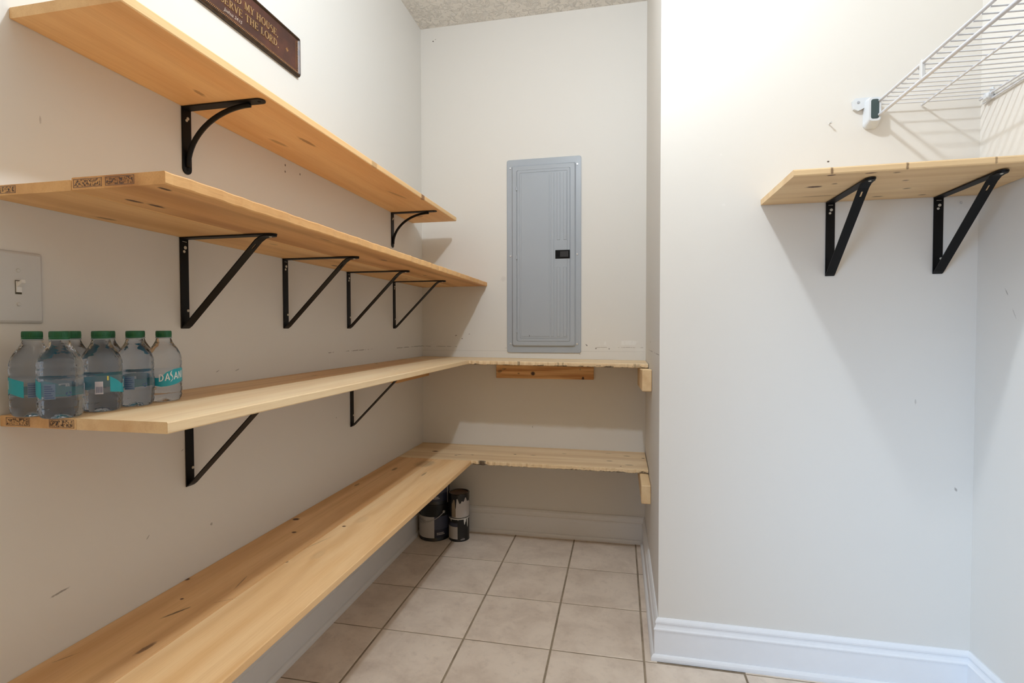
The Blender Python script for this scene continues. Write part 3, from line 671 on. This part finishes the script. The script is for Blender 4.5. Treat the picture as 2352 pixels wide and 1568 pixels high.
# ------------------------------------------------------------------ wall sign
sy0, sy1, sz0, sz1 = -1.738, -1.1215, 1.955, 2.085
e = empty('wall_sign', 'dark brown leather-look wall sign with gold lettering above the top shelf', 'sign', (0, (sy0+sy1)/2, sz0))
t = NT('sign_leather'); v = t.coord(); n = t.noise(v, 14, det=6, rough=.65)
t.col(t.mix(t.ramp(n, .3, .7), S(92, 52, 38), S(62, 34, 27))); t.bump(t.noise(v, 200, det=4), .25, .001); t.set(Roughness=.42); m_lea = t.m
t = NT('sign_frame'); v = t.coord(); n = t.noise(v, 60, det=4)
t.col(t.mix(t.ramp(n, .35, .65), S(64, 42, 27), S(38, 25, 18))); t.set(Roughness=.38, Metallic=.2); m_fr = t.m
m_gold = plain('gold_paint', S(214, 178, 128), .35, .45); m_gold2 = plain('dull_gold', S(168, 122, 74), .45, .3)
L_, Hs = sy1-sy0, sz1-sz0
def gr(w, h, r, x): return [(x, u, v+Hs/2) for u, v in rrect(w, h, r, 4)]
b = MB(); b.loft([gr(L_, Hs, .006, .001), gr(L_, Hs, .006, .009), gr(L_-.006, Hs-.006, .006, .0135), gr(L_-.012, Hs-.012, .005, .0135), gr(L_-.022, Hs-.018, .003, .0095), gr(L_-.024, Hs-.020, .003, .0085)], cap1=False); b.build('frame', m_fr, e)
b = MB(); b.loft([gr(L_-.024, Hs-.020, .003, .006), gr(L_-.024, Hs-.020, .003, .0086)]); b.build('panel', m_lea, e)
b = MB()     # gold rope beading: small slanted beads all round
def bead(y, z, dy, dz):
    b.path([(.0102, y-dy, z-dz), (.0118, y, z), (.0102, y+dy, z+dz)], [.0006, .0013, .0006], 5)
wy, wz = L_/2-.0165, Hs/2-.0105
k = -wy
while k < wy:
    bead(k, Hs/2-wz, .0014, .0022)
    k += .0052
k = -wz
while k < wz:
    for s_ in (-1, 1): bead(s_*(wy+.001), Hs/2+k, .0022, .0012)
    k += .0052
ro = b.build('rope_border', m_gold2, e); ro['kind'] = 'stuff'; ro['label'] = 'gold rope beading'
b = MB()
for s_ in (-1, 1):
    if s_ < 0: b.box(.0086, .0093, -wy+.004, wy-.004, Hs/2-wz+.0046, Hs/2-wz+.0054)
    b.box(.0086, .0093, s_*(wy-.0045)-.0004, s_*(wy-.0045)+.0004, Hs/2-wz+.005, Hs/2+wz-.005)
b.build('gold_line', m_gold2, e)
b = MB(); cy = (sy0+sy1)/2
for txt, z, yend in (('AS FOR ME AND MY HOUSE,', 2.0285, -1.2365), ('WE WILL SERVE THE LORD.', 1.9960, -1.2335)):
    ps, wdt = line_polys(txt, .0212); k = (.151*23/9*.975)/wdt if False else 1
    # scale so that the last nine characters span 0.151 m as measured
    _, w9 = line_polys(txt[-9:], .0212); k = .1505/w9
    for p in ps:
        q = [(u*k, v) for u, v in p]
        b.prism(q, lambda u, v: (.0084, yend-wdt*k+u-cy, z+v-sz0), lambda u, v: (.0108, yend-wdt*k+u-cy, z+v-sz0))
b.build('lettering', m_gold, e)['label'] = 'raised gold capitals'
vs, fs = text_tris('Joshua 24:15', .0140, .35); mxx = max(p[0] for p in vs)
b = MB(); b.add([(.0093, -1.4665+p[0]*.0705/mxx-cy, 1.9775+p[1]-sz0) for p in vs], fs); b.build('verse_text', plain('silver_print', S(226, 214, 200), .35, .3), e)
for yy in (-1.191, -1.669):
    b = MB()
    for a in range(8):
        an = a*PI/4; r_ = .0085 if a % 2 == 0 else .006; c_, s_ = math.cos(an), math.sin(an)
        b.add([(.0089, yy-cy, 2.014-sz0), (.0095, yy-cy+r_*.6*c_-.0018*s_, 2.014-sz0+r_*.6*s_+.0018*c_), (.0092, yy-cy+r_*c_, 2.014-sz0+r_*s_), (.0095, yy-cy+r_*.6*c_+.0018*s_, 2.014-sz0+r_*.6*s_-.0018*c_)], [(0, 1, 2, 3)])
    b.build('flower', m_gold2, e)

# ------------------------------------------------------------------ water bottles
t = NT('clear_bottle'); t.b.inputs['Base Color'].default_value = (.93, .96, 1, 1); v = t.coord()
t.b.inputs['Transmission Weight'].default_value = 1; t.b.inputs['IOR'].default_value = 1.33
t.b.inputs['Roughness'].default_value = .02; t.bump(t.noise(v, 1, (75, 75, 22), det=2), .45, .003); m_water = t.m
va = t.n('ShaderNodeVolumeAbsorption'); va.inputs[0].default_value = (.42, .52, .66, 1); va.inputs[1].default_value = 4.5
t.l(va.outputs[0], t.t.nodes['Material Output'].inputs['Volume'])
m_cap = plain('green_cap', S(14, 96, 56), .4, var=.05); m_teal = plain('teal_label', S(38, 168, 186), .4); m_white = plain('white_ink', (.85, .86, .88, 1), .4)
m_blueink = plain('blue_ink', S(70, 92, 140), .5); m_lilac = plain('barcode_block', S(206, 206, 222), .5); m_pale = plain('pale_blue_ink', S(112, 136, 168), .5); m_yel = plain('yellow_tab', S(226, 214, 96), .5)
t = NT('clear_film'); tr = t.n('ShaderNodeBsdfTransparent'); tr.inputs[0].default_value = (.93, .95, .98, 1); mx = t.n('ShaderNodeMixShader'); mx.inputs[0].default_value = .10
t.b.inputs['Base Color'].default_value = (.8, .88, .95, 1); t.b.inputs['Roughness'].default_value = .25
t.l(tr.outputs[0], mx.inputs[1]); t.l(t.b.outputs[0], mx.inputs[2]); t.l(mx.outputs[0], t.t.nodes['Material Output'].inputs['Surface']); m_film = t.m
BH = .1485
prof = [(.001, .0085), (.008, .0075), (.015, .0045), (.020, .0008), (.0235, 0), (.0275, .002), (.0305, .007), (.0318, .014), (.0305, .0175), (.0318, .021), (.0318, .028), (.0305, .0305), (.0318, .033), (.0312, .036),
        (.0312, .067), (.0320, .070), (.0308, .0725), (.0320, .075), (.0322, .083), (.0308, .0865), (.0320, .089), (.0308, .096), (.0283, .1035), (.0245, .111), (.0200, .118), (.0165, .124), (.0145, .129), (.0135, .1325), (.0128, .1345)]
def on_bottle(r):
    return lambda u, v: (r*math.sin(u/r), -r*math.cos(u/r), v)
R_ = .0316
def sub(poly, step=.004):   # refine so flat polygons follow the bottle
    out = []
    for i in range(len(poly)):
        a, c = poly[i], poly[(i+1) % len(poly)]; n = max(1, int(abs(c[0]-a[0])/step))
        for k in range(n): out.append((a[0]+(c[0]-a[0])*k/n, a[1]+(c[1]-a[1])*k/n))
    return out
def strip_panel(b, lo, hi, u0, u1, r, n=14):    # band between lo(u) and hi(u)
    f = on_bottle(r); vs = []; fs = []
    for i in range(n+1):
        u = u0+(u1-u0)*i/n; vs += [f(u, lo(i/n)), f(u, hi(i/n))]
        if i: fs.append((2*i-2, 2*i, 2*i+1, 2*i-1))
    b.add(vs, fs, True)
def bottle(label, loc, rz, group):
    e = empty('water_bottle', label, 'bottle', loc, group, rz)
    b = MB(); b.lathe(prof, 40); b.build('bottle_body', m_water, e)
    b = MB(); b.lathe([(.0134, .1326), (.0150, .1330), (.0150, .1342), (.0134, .1346)], 28); b.build('neck_ring', plain('clear_ring', (.35, .42, .46, 1), .2), e)
    b = MB(); pr = []
    b.lathe([(.0137, .1348), (.0144, .1350), (.0144, .1370), (.0140, .1373), (.0142, .1376), (.0142, .1470), (.0134, BH)], 36); 
    for k in range(36):
        a = 2*PI*k/36; c_, s_ = math.cos(a), math.sin(a); b.path([(c_*.01425, s_*.01425, .1380), (c_*.0141, s_*.0141, .1465)], .0003, 4)
    b.build('cap', m_cap, e)
    b = MB(); strip_panel(b, lambda f: .036, lambda f: .067, -PI*R_*.98, PI*R_*.98, .0319, 48); lb = b.build('label', m_film, e, fix=False); lb['label'] = 'clear printed label'
    # teal wave: cut square at both label ends, a lens with the lettering in the middle (u=0 faces -y)
    U = [-.052, -.040, -.029, -.020, -.010, .004, .018, .029, .038, .047, .055]
    LO = [.037, .0355, .0340, .0320, .0325, .0350, .0390, .0420, .0405, .0370, .0340]
    HI = [.065, .058, .0500, .0520, .0620, .0675, .0695, .0690, .0670, .0645, .0620]
    def itp(T, f):
        u = U[0]+(U[-1]-U[0])*f
        for i_ in range(len(U)-1):
            if u <= U[i_+1]+1e-9:
                q = (u-U[i_])/(U[i_+1]-U[i_]); return T[i_]+(T[i_+1]-T[i_])*q
        return T[-1]
    b = MB(); strip_panel(b, lambda f: itp(LO, f), lambda f: itp(HI, f), U[0], U[-1], .03215, 40)
    b.build('teal_swoosh', m_teal, lb, fix=False)
    b = MB(); f0 = on_bottle(.0324)
    vsf = []
    def bold(ch):    # plain bold capitals
        return {'D': [[(0,0),(.17,0),(.17,1),(0,1)], [(.17,0),(.42,.05),(.60,.25),(.66,.5),(.48,.5),(.44,.30),(.34,.17),(.17,.13)], [(.17,1),(.42,.95),(.60,.75),(.66,.5),(.48,.5),(.44,.70),(.34,.83),(.17,.87)]],
                'A': [[(0,0),(.17,0),(.42,.80),(.33,1)], [(.33,1),(.42,.80),(.56,0),(.75,0),(.44,1)], [(.18,.25),(.56,.25),(.53,.38),(.22,.38)]],
                'N': [[(0,0),(.15,0),(.15,1),(0,1)], [(0,1),(.17,1),(.62,0),(.45,0)], [(.47,0),(.62,0),(.62,1),(.47,1)]],
                'I': [[(0,0),(.16,0),(.16,1),(0,1)]],
                'S': [[(.05,-.28),(.30,-.12),(.42,.10),(.46,.30),(.36,.12),(.20,-.08)], [(.46,.30),(.40,.55),(.26,.80),(.10,.62),(.26,.50),(.38,.26)], [(.10,.62),(.02,.85),(.10,1.10),(.36,1.32),(.24,1.08),(.22,.88),(.26,.72)]]}[ch]
    x = -.0235
    for ch, adv in zip('DASANI', (.72, .66, .50, .80, .72, .2)):
        for p in bold(ch):
            q = sub([(x+u*.0132, .0425+v_*.0150+(x+u*.0132+.0235)*.13) for u, v_ in p], .002); n_ = len(q); b.add([f0(u, v_) for u, v_ in q], [tuple(range(n_))])
        x += adv*.0132+.0007
    b.build('brand_lettering', m_white, lb, fix=False)
    # small print block, barcode, side flag
    b = MB(); strip_panel(b, lambda f: .034, lambda f: .060, .060, .0765, .0321, 6); b.build('pale_panel', m_pale, lb, fix=False)
    b = MB()
    for k in range(6): strip_panel(b, lambda f, k=k: .036+k*.0038, lambda f, k=k: .0372+k*.0038, .061, .0755-.002*(k % 3), .0323, 5)
    b.build('small_print', m_blueink, lb, fix=False)
    b = MB()
    for k in range(3):      # three-arrow recycling mark
        a = k*2*PI/3; f1 = on_bottle(.0323); cu_, cz_ = .0945, .042
        pts = [(cu_+.0042*math.cos(a+t_), cz_+.0042*math.sin(a+t_)) for t_ in (0, .5, 1.0, 1.5)]+[(cu_+.0025*math.cos(a+t_), cz_+.0025*math.sin(a+t_)) for t_ in (1.5, 1.0, .5, 0)]
        b.add([f1(*p) for p in pts], [tuple(range(8))])
    b.build('recycling_mark', m_blueink, lb, fix=False)
    b = MB(); strip_panel(b, lambda f: .0335, lambda f: .0565, -.0745, -.0625, .0321, 5); b.build('barcode', m_lilac, lb, fix=False)
    b = MB()
    for k in range(8): strip_panel(b, lambda f: .0360, lambda f: .0470, -.0733+k*.0013, -.0727+k*.0013, .0323, 1)
    b.build('barcode_bars', m_blueink, lb, fix=False)
    b = MB(); strip_panel(b, lambda f: .058, lambda f: .066, -.0565, -.0540, .0321, 2); b.build('yellow_tab', m_yel, lb, fix=False)
    return e
# two rows of four; view direction from camera to bottles decides which side of each label shows
gB = 'water bottles on the middle left shelf'
cx_, cy_ = 1.0746, -2.7163
rows = [('A', .1265, -2.000, 'clear water bottle nearest the shelf end in the front row, second from left', 1.75),
        ('A', .1250, -1.926, 'clear water bottle in the front row with a white barcode facing out', -1.15+3.0),
        ('A', .1240, -1.8570, 'clear water bottle in the front row, beside the one with teal lettering panel', 2.9),
        ('A', .1225, -1.7875, 'rightmost clear water bottle, with teal label and white letters facing out', .12),
        ('B', .0600, -1.9955, 'leftmost clear water bottle, showing a teal patch, below the light switch', -1.0),
        ('B', .0580, -1.9270, 'back-row water bottle, green cap peeping out right of the second cap from left', 2.2),
        ('B', .0570, -1.8580, 'back-row water bottle hidden behind the one with the barcode', 2.0),
        ('B', .0560, -1.7895, 'rightmost back-row water bottle against the wall, behind the third front one', 2.0)]
rot = {0: -2.6, 1: 2.0, 2: -2.42, 3: .42, 4: -2.1, 5: 2.2, 6: 2.0, 7: 2.9}
bt0 = None
for i, (rw, x, y, lb, _) in enumerate(rows):
    face = math.atan2(cx_-x, -(cy_-y))            # rotation that turns -y to the camera
    rz = face+rot[i]
    if bt0 is None: bt0 = bottle(lb, (x, y, z3+.0003), rz, gB)
    else: dup(bt0, (x, y, z3+.0003), rz, lb, gB)

# ------------------------------------------------------------------ paint cans
m_can = plain('can_steel', (.55, .54, .53, 1), .3, .7, sc=8); m_navy = plain('can_navy', S(28, 32, 52), .4); m_cblack = plain('can_black', S(18, 20, 22), .35)
m_lab = plain('can_label', S(190, 184, 178), .5); m_slate = plain('can_slate', S(62, 66, 84), .45); m_drip = plain('drip_black', S(16, 12, 11), .22); m_drw = plain('drip_white', S(222, 220, 214), .35)
m_rust = plain('can_lid_paint', S(120, 92, 72), .4, sc=60, var=.25); m_slv = plain('can_paper', S(205, 200, 198), .45); m_tan = plain('can_tan', S(150, 134, 112), .5)
def panel_on(b, r, a0, a1, lo, hi, n=14):
    vs = []; fs = []
    for i in range(n+1):
        a = a0+(a1-a0)*i/n; L1 = lo(i/n) if callable(lo) else lo; H1 = hi(i/n) if callable(hi) else hi
        vs += [(r*math.sin(a), -r*math.cos(a), L1), (r*math.sin(a), -r*math.cos(a), H1)]
        if i: fs.append((2*i-2, 2*i, 2*i+1, 2*i-1))
    b.add(vs, fs, True)
def can(label, loc, r, h, body, rz, group, kind):
    e = empty('paint_can', label, 'paint can', loc, group, rz)
    b = MB(); b.lathe([(r*.96, 0), (r, .001), (r, .004), (r*.985, .006), (r*.985, h-.008), (r, h-.006), (r*1.005, h-.003), (r, h), (r*.93, h), (r*.92, h-.005), (r*.1, h-.005)], 40); b.build('can_body', body, e)
    if kind == 'small_top':
        b = MB(); b.lathe([(r*.905, h-.0048), (r*.86, h-.0035), (r*.80, h-.0035), (r*.78, h-.0046)], 36); b.build('lid', m_rust, e)
    else:
        b = MB(); b.lathe([(r*.905, h-.0049), (r*.88, h-.0012), (r*.84, h-.0012), (r*.82, h-.004)], 36); b.build('lid', m_can, e)
    return e
def bail(e, r, h, zmid, drop, a0, a1, m):
    b = MB(); pts = []
    for i in range(17):
        f = i/16; a = a0+(a1-a0)*f; pts.append(((r+.004)*math.sin(a), -(r+.004)*math.cos(a), zmid-drop*math.sin(PI*f))) 
    b.path(pts, .0016, 6); b.build('handle', m, e)
    for a in (a0, a1):
        b = MB(); p = Vector((r*math.sin(a), -r*math.cos(a), zmid)); disc(b, p, (math.sin(a), -math.cos(a), 0), .008, .005); b.build('handle_ear', m, e)
RB, HB = .0815, .1885; bx, by = .1095, -.1165
def big(label, z, rz, group):
    e = can(label, (bx, by, z), RB, HB, m_cblack, rz, group, 'big')
    b = MB(); panel_on(b, RB+.0004, -1.6, .32, .018, .128); lb = b.build('label', m_lab, e, fix=False); lb['label'] = 'pale grey paper label'
    b = MB(); panel_on(b, RB+.0004, .32, 1.9, .060, .128); b.build('label_back', m_slate, e, fix=False)
    b = MB(); panel_on(b, RB+.0004, .32, 1.9, .018, .060); b.build('label_band', m_navy, e, fix=False)
    b = MB(); panel_on(b, RB+.0009, 1.62, 1.69, .004, HB-.012, 1); b.build('pale_strip', m_slv, e, fix=False)  # narrow pale strip running up the side of the can
    b = MB()
    for k in range(5): panel_on(b, RB+.0007, -.9, -.9+.5+.12*(k % 2), .112-k*.0055, .1135-k*.0055, 5)
    b.build('fine_print', plain('print_grey', S(120, 116, 116), .6), e, fix=False)
    b = MB()
    for (zz, a1) in ((.040, .95), (.0325, 1.0)):
        a = .48
        while a < a1: panel_on(b, RB+.0008, a, a+.04, zz, zz+.0042, 1); a += .06
    b.build('white_print', m_slv, e, fix=False)
    bail(e, RB, HB, .150, .048, -1.55, .95, m_can if z < .1 else m_can)
    return e
big('large dark gallon paint can with pale label, standing on the floor', 0, 0, 'gallon paint cans in the corner')
big('large dark gallon paint can stacked on the other, half hidden by the lowest shelf', HB, -.35, 'gallon paint cans in the corner')
RS, HS = .0535, .1235; sx_, sy_ = .2475, -.1235
e = can('small black quart paint can with white drips, under the drip-covered one', (sx_, sy_, 0), RS, HS, m_cblack, 0, 'quart paint cans in the corner', 'big')
b = MB(); panel_on(b, RS+.0004, -1.5, .15, .014, .078); b.build('label', m_lab, e, fix=False)['label'] = 'pale grey paper label'
b = MB(); panel_on(b, RS+.0004, -1.5, .15, .078, .098); b.build('label_band', m_slate, e, fix=False)
b = MB(); panel_on(b, RS+.0005, -1.3, 1.6, HS-.008, HS-.002)
for a, w, l in ((.85, .10, .030), (.98, .05, .018), (-.55, .05, .014), (1.2, .08, .045), (.2, .03, .006), (-.62, .03, .008)):
    panel_on(b, RS+.0012, a-w, a+w, lambda f, l=l: HS-.006-l*math.sin(PI*f)**.6, HS-.005, 8)
b.build('paint_drip', m_drw, e, fix=False)['label'] = 'white paint drip'
b = MB(); a = .45
while a < .85: panel_on(b, RS+.0008, a, a+.05, .010, .0135, 1); a += .075
a = .55
while a < .85: panel_on(b, RS+.0008, a, a+.03, .016, .018, 1); a += .05
b.build('white_print', m_slv, e, fix=False)
e = can('small quart paint can with pale wrapper and black drips, on top of the black one', (sx_, sy_, HS), RS, HS, m_can, 0, 'quart paint cans in the corner', 'small_top')
b = MB(); panel_on(b, RS+.0004, -.03, 1.9, .006, .105); b.build('label', m_slv, e, fix=False)['label'] = 'pale silver paper label'
b = MB(); panel_on(b, RS+.0004, -.48, -.03, .006, .105); b.build('label_side', m_tan, e, fix=False)
b = MB(); panel_on(b, RS+.0005, -1.75, -.48, .004, .108); b.build('label_dark', m_cblack, e, fix=False)
b = MB(); panel_on(b, RS+.0011, -PI, PI, lambda f: HS-.034+.010*math.sin(f*41)+.007*math.sin(f*97+1), HS-.001, 90)
panel_on(b, RS+.0016, -.12, .06, lambda f: HS-.030-.045*math.sin(PI*f)**1.5, HS-.02, 10)
panel_on(b, RS+.0016, .42, .52, lambda f: HS-.030-.014*math.sin(PI*f), HS-.02, 8)
b.lathe([(RS*1.02, HS-.006), (RS*1.025, HS), (RS*.99, HS+.0006), (RS*.92, HS-.001), (RS*.90, HS-.0046)], 40, cap=False)
b.build('paint_drip', m_drip, e, fix=False)['label'] = 'glossy black paint drip'

# ------------------------------------------------------------------ wire shelf on the right wall
e = empty('wire_shelf', 'white ventilated wire shelf high on the right wall above the alcove pine shelf', 'shelf', (1.965, -D, 1.735))
o = Vector((1.965, -D, 1.735)); yE = -2.05
def rod(name, x, z, r, y0=-D-.006, y1=yE):
    b = MB(); b.tube(Vector((x, y0, z))-o, Vector((x, y1, z))-o, r, 10); b.build(name, m_wire, e)
rod('front_rod', 1.8285, 1.7790, .0042); rod('hang_rod', 1.8285, 1.7375, .0050); rod('middle_rod', 1.952, 1.7655, .0030, -D-.004); rod('back_rod', W2-.009, 1.7640, .0030, -D-.012); rod('back_rod', W2-.006, 1.7500, .0028, -D-.020)
wm = None; k = 0; y = -.957
while y > yE:
    if wm is None:
        b = MB(); b.path([(1.8285-o.x, 0, 1.7730-o.z), (1.952-o.x, 0, 1.7698-o.z), (W2-.007-o.x, 0, 1.7685-o.z)], .0018, 6)
        w = b.build('cross_wire', m_wire, e); wm = w.data
    else:
        w = bpy.data.objects.new('cross_wire', wm); C.objects.link(w); w.parent = e
    w.location = (0, y-o.y, 0); y -= .0268
for yy in (-1.192, -1.80):
    b = MB(); b.bbox(1.8235-o.x, 1.8335-o.x, yy-.006-o.y, yy+.006-o.y, 1.7375-o.z, 1.7865-o.z, .002); b.build('rod_clip', m_plastic, e)
m_wp = plain('bracket_plastic', (.70, .73, .76, 1), .3, var=.02); m_socket_shade = plain('bracket_shadow', (.05, .08, .08, 1), .5)
# end bracket on the alcove wall: flanged cup that holds both front rods
b = MB(); bx0, bz0 = 1.8160, 1.7555
def cup(w, h, y, dz=0): return [(bx0+u-o.x, -D-y-o.y, bz0+v+dz-o.z) for u, v in rrect(w, h, min(w, h)*.3, 4)]
b.loft([cup(.040, .086, .0008, -.006), cup(.040, .086, .006, -.006), cup(.036, .080, .022, -.002), cup(.032, .070, .032, 0)]); br = b.build('end_bracket', m_wp, e)
b = MB(); b.prism([(-.052, .036), (-.048, .012), (-.036, .006), (-.006, .020), (.012, .040), (-.01, .044), (-.044, .044)],
   lambda u, v: (bx0+u-o.x, -D-.0008-o.y, bz0+v-o.z), lambda u, v: (bx0+u-o.x, -D-.010-o.y, bz0+v-o.z)); b.build('mounting_tab', m_wp, br)
b = MB(); disc(b, (bx0-.036-o.x, -D-.010-o.y, bz0+.031-o.z), (0, -1, 0), .0042, .0012); b.build('screw', plain('screw_grey', (.42, .44, .48, 1), .4), br)
b = MB(); b.loft([cup(.022, .058, .0321, 0), cup(.020, .056, .0326, 0)]); b.build('socket_shade', m_socket_shade, br)  # thin dark plate: shade of the cup opening put in as colour
for yy in (-.990, -1.55):
    b = MB(); b.bbox(W2-.020-o.x, W2-.001-o.x, yy-.010-o.y, yy+.010-o.y, 1.748-o.z, 1.768-o.z, .004); cl = b.build('wall_clip', m_wp, e)
    b = MB(); b.bbox(W2-.005-o.x, W2-.001-o.x, yy-.007-o.y, yy+.007-o.y, 1.766-o.z, 1.784-o.z, .002); disc(b, (W2-.005-o.x, yy-o.y, 1.776-o.z), (-1, 0, 0), .004, .002); b.build('clip_tab', m_wp, cl)

# ------------------------------------------------------------------ stray screws left in the walls
def stray(label, c, n, r=.0035, l=.012, mat=None):
    c = Vector(c); n = Vector(n); b = MB(); b.path([c+n*.0004, c+n*l*.8, c+n*l*.82, c+n*l], [r*.45, r*.45, r, r*.8], 10)
    e = empty('wall_screw', label, 'screw', c); x = b.build('screw_shaft', mat or m_screw, e)
    for v in x.data.vertices: v.co -= c
stray('white screw sticking out of the alcove wall left of the wire shelf bracket', (1.7033, -D-.0006, 1.7305), (0, -1, 0), .0035, .018, m_plastic)
stray('small pale screw in the alcove wall between the two black brackets', (2.088-.03, -D-.0006, 1.473), (0, -1, 0), .003, .004, m_plastic)

# ------------------------------------------------------------------ ceiling lamp (outside the frame, lights the room)
e = empty('ceiling_light', 'round white ceiling light above the middle of the room', 'lamp', (1.0, -1.63, H))
b = MB(); b.lathe([(.075, -.001), (.075, -.012), (.050, -.020), (.035, -.034), (.035, -.040)], 32); b.build('lamp_base', m_plastic, e)
t = NT('lamp_globe'); t.b.inputs['Emission Color'].default_value = (.9, .95, 1, 1); t.b.inputs['Emission Strength'].default_value = 6; t.col((.9, .9, .9, 1)); m_globe = t.m
b = MB(); b.lathe([(.034, -.041), (.052, -.055), (.058, -.080), (.054, -.105), (.040, -.124), (.020, -.134)], 32); b.build('lamp_globe', m_globe, e)
